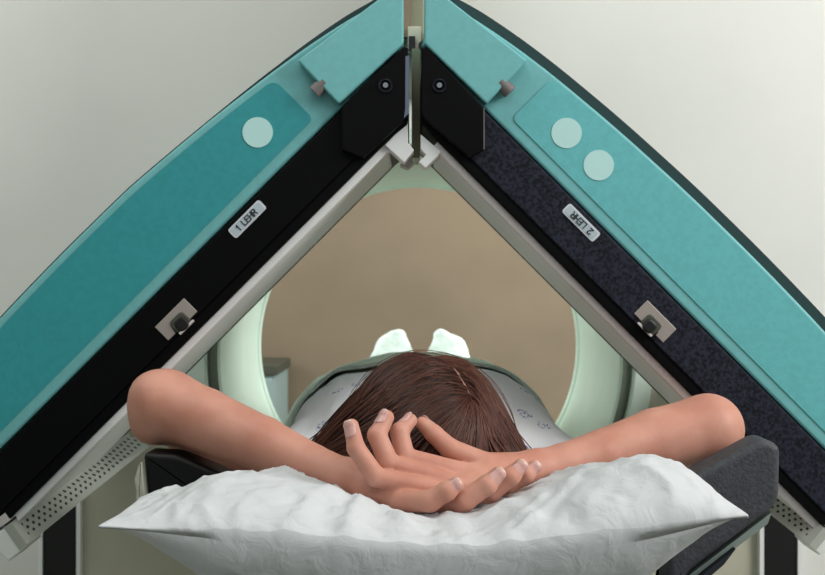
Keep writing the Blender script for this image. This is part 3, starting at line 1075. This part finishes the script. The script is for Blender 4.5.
def pillow():
    nx, ny = 170, 110
    x0, x1 = -0.258, 0.276
    yn, yf = 0.945, 1.34
    SX = [-0.258, -0.2, -0.12, -0.04, 0.06, 0.14, 0.2, 0.276]
    SZ = [-0.196, -0.202, -0.211, -0.219, -0.222, -0.214, -0.205, -0.186]
    RX = [-0.258, -0.22, -0.171, -0.14, -0.103, -0.06, -0.0115, 0.04, 0.089, 0.155, 0.205, 0.222, 0.25, 0.276]
    RZ = [-0.196, -0.185, -0.171, -0.173, -0.178, -0.190, -0.206, -0.209, -0.194, -0.169, -0.151, -0.150, -0.170, -0.186]
    sm = lambda x, X, Z: sum(interp(x + k, X, Z) for k in (-0.02, -0.01, 0, 0.01, 0.02)) / 5
    vs, fs = [], []
    TOPZ = {}

    def edge(s):      # outline drawn in a little between the pointed corners
        return 1 - 0.035 * (1 - s * s)

    def folds(x, y):
        f = 0
        # creases that run out from under the hands
        for cx, sl, wd, am in ((-0.065, 0.35, 0.010, 0.006), (-0.04, 0.16, 0.008, 0.0065), (-0.012, -0.05, 0.009, 0.005), (0.03, -0.1, 0.012, 0.004), (0.075, -0.3, 0.010, 0.0035), (0.13, -0.25, 0.016, 0.004), (-0.15, 0.5, 0.02, 0.003)):
            q = (x - cx - sl * (y - 1.06) * 1.0) / wd
            f += am * math.exp(-q * q) * math.exp(-((y - 1.0) / 0.06) ** 2)
        w = noise.noise(Vector((x * 9, y * 9, 7.7)))
        rg = 1 - abs(noise.noise(Vector((x * 24 + w * 1.5, y * 15 + w, 2.2)))) * 2.2
        f += 0.0034 * max(0, rg) ** 3
        rg = 1 - abs(noise.noise(Vector((x * 34 - y * 16 + w, y * 36 + x * 10, 5.2)))) * 2.4
        f += 0.0016 * max(0, rg) ** 2
        f += 0.0045 * noise.noise(Vector((x * 15, y * 17, 1.3))) + 0.0022 * noise.noise(Vector((x * 38 + y * 12, y * 34, 4.1)))
        f += 0.0012 * noise.noise(Vector((x * 85, y * 70, 9.0)))
        return f
    for lay in (0, 1):
        for j in range(ny + 1):
            tq = j / ny
            t = 0.5 - 0.5 * math.cos(math.pi * tq)
            for i in range(nx + 1):
                s = -math.cos(math.pi * i / nx)
                s = s * 0.75 + 0.25 * (2 * i / nx - 1)
                tt = 2 * t - 1
                X = (x0 + x1) / 2 + s * (x1 - x0) / 2 * edge(tt)
                # the far corners are drawn in beside the arm supports
                yfc = yf - 0.24 * min(1, max(0, (abs(X - 0.009) - 0.09) / 0.09))
                Y = (yn + yfc) / 2 + tt * (yfc - yn) / 2 * edge(s)
                X -= 0.8 * max(0, Y - 1.035) * max(0, s) ** 2
                seam = sm(X, SX, SZ) - 0.045 * max(0, (Y - 1.0) / 0.34)
                e1 = max(0, 1 - abs(s) ** 6) ** 0.6
                near = min(1, max(0, (Y - yn) / 0.105))
                far = min(1, max(0, (1 - tt) * 1.6 + 0.0))
                prof = math.sqrt(max(0, 1 - (1 - near) ** 2)) * (far * far * (3 - 2 * far)) ** 0.6
                inner = e1 * prof
                if lay == 0:
                    rz = sm(X, RX, RZ)
                    z = seam + (rz - seam) * prof + folds(X, Y) * min(1, inner * 1.6 + 0.12)
                    # head hollow
                    hd = math.exp(-(((X - BX) / 0.10) ** 2 + ((Y - 1.27) / 0.13) ** 2) ** 1.2)
                    z = z * (1 - hd) + (-0.287) * hd
                else:
                    bot = 0.15 * max(0, 1 - abs(s) ** 1.3) * max(0, 1 - abs(tt) ** 2.5) ** 0.6
                    z = max(seam - bot + 0.5 * folds(X + 2, Y) * min(1, inner * 1.5 + 0.1), -0.334)
                    hd = math.exp(-(((X - BX) / 0.10) ** 2 + ((Y - 1.27) / 0.13) ** 2) ** 1.2)
                    z = z * (1 - hd) + (-0.334) * hd
                if lay == 0:
                    z = min(z, min(under_body(X + a, Y + b) for a, b in ((0, 0), (0.003, 0), (-0.003, 0), (0, 0.003), (0, -0.003))) - ZC - 0.0045)
                    z = max(z, -0.330)
                    TOPZ[(i, j)] = z
                else:
                    z = min(z, TOPZ[(i, j)] - 0.001)
                    z = max(z, -0.3345)
                vs.append((X, Y, ZC + z))
    W = nx + 1
    o = W * (ny + 1)
    for j in range(ny):
        for i in range(nx):
            a = (j * W + i, j * W + i + 1, (j + 1) * W + i + 1, (j + 1) * W + i)
            fs.append(a)
            fs.append(tuple(q + o for q in reversed(a)))
    # stitched rim between the two faces
    rim = [i for i in range(W)] + [j * W + nx for j in range(1, ny + 1)] + [ny * W + i for i in range(nx - 1, -1, -1)] + [j * W for j in range(ny - 1, 0, -1)]
    bmv = list(vs)
    for q in range(len(rim)):
        a, b = rim[q], rim[(q + 1) % len(rim)]
        fs.append((a, a + o, b + o, b))
    for a in rim:
        x, y, z = bmv[a + o]
        bmv[a + o] = (x, y, z - 0.001)
    me = mesh('pillow', bmv, fs)
    global PIL
    PIL = bvh_of(me)
    ob = link('pillow', me, M['pillow'], None, smooth=True)
    return tag(ob, "white cotton pillow under the person's head and crossed hands", 'pillow')


pillow()


# hair
def hair():
    ctr = hl(0, -0.025, -0.01)
    rad = Vector((0.094, 0.108, 0.118))

    def pos(n, k):
        return ctr + AX * (n.x * rad.x * k) + DN * (n.y * rad.y * k) + FC * (n.z * rad.z * k)
    V, Fc, T = [], [], []

    def lift(p):
        if p.z > ZC - 0.15:
            return p
        h = PIL.ray_cast(Vector((p.x, p.y, ZC + 0.1)), Vector((0, 0, -1)))
        if h[0] is not None and p.z < h[0].z + 0.009:
            return Vector((p.x, p.y, h[0].z + 0.009))
        return p

    def strand(pts, r, tint):
        o = len(V)
        pts = [lift(p) for p in pts]
        m = len(pts)
        for i, p in enumerate(pts):
            a = pts[max(0, i - 1)]; b = pts[min(m - 1, i + 1)]
            d = (b - a).normalized()
            s = d.cross(Vector((0.13, -0.9, 0.4))).normalized()
            u = s.cross(d)
            rr = r * (1 if i < m - 2 else (0.6 if i == m - 2 else 0.15))
            for k in range(3):
                an = k * 2.0944 + 0.5
                V.append(p + s * (rr * math.cos(an)) + u * (rr * math.sin(an)))
                T.append(tint)
        for i in range(m - 1):
            for k in range(3):
                a = o + i * 3 + k; b = o + i * 3 + (k + 1) % 3
                Fc.append((a, b, b + 3, a + 3))
    A = Vector((0.04, -0.36, 0.93)); B = Vector((0.30, -0.62, 0.72)); Cc = Vector((0.52, -0.78, 0.33))

    def part(t):
        return ((A * (1 - t) ** 2 + B * 2 * t * (1 - t) + Cc * t * t)).normalized()
    rnd = random.Random(3)
    N = 6600
    for q in range(N):
        t = rnd.random()
        root = part(t)
        sidev = rnd.random()
        if sidev < 0.60:                      # sweeps to the left
            e = Vector((-0.92, 0.45 - 1.15 * t + rnd.gauss(0, 0.12), -0.45 + rnd.gauss(0, 0.12)))
            fl = Vector((-0.060, 0.0, -0.012)); side = -1
        elif sidev < 0.90:                    # falls to the right
            e = Vector((0.88, 0.4 - 0.95 * t + rnd.gauss(0, 0.1), -0.55 + rnd.gauss(0, 0.1)))
            fl = Vector((0.044, 0.0, -0.014)); side = 1
        else:                                 # down behind the crown
            t = 0.93 + 0.07 * rnd.random(); root = part(t)
            e = Vector((rnd.uniform(-0.6, 0.8), -0.75, -0.65 + rnd.gauss(0, 0.08)))
            fl = Vector((0, 0, -0.004)); side = 0
        root = (root + Vector((rnd.gauss(0.012 * side, 0.016), rnd.gauss(0, 0.03), rnd.gauss(0, 0.02)))).normalized()
        e.normalize()
        lay = rnd.random()
        wav = rnd.uniform(-1, 1)
        clump = noise.noise(Vector((t * 9, side * 3.1, e.z * 3)))
        pts = []
        m = 19
        ang = math.acos(max(-1, min(1, root.dot(e))))
        for i in range(m):
            s = i / (m - 1)
            n = (root * math.sin((1 - s) * ang) + e * math.sin(s * ang)) / max(1e-4, math.sin(ang))
            # lift off the part, lie flat, then flare
            k = 0.93 + 0.07 * min(1, s * 6) * (0.55 + 0.45 * lay) + 0.010 * clump * math.sin(s * 3)
            p = pos(n, k)
            fz = max(0, (s - 0.45) / 0.55)
            p = p + fl * (fz ** 1.6) * (0.5 + 0.7 * lay)
            p += Vector((0.0006 * math.sin(9 * s + wav * 5), 0, 0.0008 * math.sin(7 * s + wav * 9)))
            pts.append(p)
        strand(pts, rnd.uniform(0.0004, 0.00075), min(1, max(0, (0.30 if side < 0 else 0.62) + 0.34 * clump + rnd.gauss(0, 0.17))))  # strands outside the left sweep coloured lighter, as if lit from the right
    # flyaway strands
    for q in range(26):
        t = rnd.random(); root = part(t)
        e = Vector((rnd.choice((-0.9, 0.9)), rnd.uniform(-0.7, 0.2), rnd.uniform(-0.5, 0.1))).normalized()
        ang = math.acos(max(-1, min(1, root.dot(e))))
        pts = [pos((root * math.sin((1 - s) * ang) + e * math.sin(s * ang)) / max(1e-4, math.sin(ang)), 1.0 + 0.06 * math.sin(s * 2.6)) for s in [i / 11 for i in range(12)]]
        strand(pts, 0.00035, 0.8)
    # under layer so that no skin shows between the strands
    nu, nv = 48, 30
    o = len(V)
    keep = {}
    for j in range(nv + 1):
        th = math.pi * j / nv
        for i in range(nu):
            ph = 2 * math.pi * i / nu
            n = Vector((math.sin(th) * math.cos(ph), -math.cos(th), math.sin(th) * math.sin(ph)))
            keep[(i, j)] = n.z * 0.8 + n.y * 0.6 < 0.56 and n.y < 0.62
            V.append(lift(pos(n, 0.925))); T.append(0.05)
    for j in range(nv):
        for i in range(nu):
            i2 = (i + 1) % nu
            if all(keep[c] for c in ((i, j), (i2, j), (i, j + 1), (i2, j + 1))):
                Fc.append((o + j * nu + i, o + j * nu + i2, o + (j + 1) * nu + i2, o + (j + 1) * nu + i))
    # narrow line of scalp along the parting
    pv, pf = [], []
    for i in range(21):
        t = 0.5 + 0.5 * i / 20
        n = part(t)
        tang = (part(min(1, t + 0.01)) - part(t - 0.01)).normalized()
        sd = n.cross(tang).normalized()
        w = 0.03 * math.sin(math.pi * (i + 1.5) / 23)
        for q in (-1, 0, 1):
            pv.append(pos((n + sd * w * q).normalized(), 0.953))
        if i:
            o2 = (i - 1) * 3
            for q in (0, 1):
                pf.append((o2 + q, o2 + q + 1, o2 + q + 4, o2 + q + 3))
    link('parting', mesh('parting', pv, pf), M['scalp'], person, smooth=True)
    me = mesh('hair', V, Fc, fix=False)
    at = me.attributes.new('tint', 'FLOAT', 'POINT')
    at.data.foreach_set('value', T)
    return link('hair', me, M['hair'], person, smooth=True)


hair()
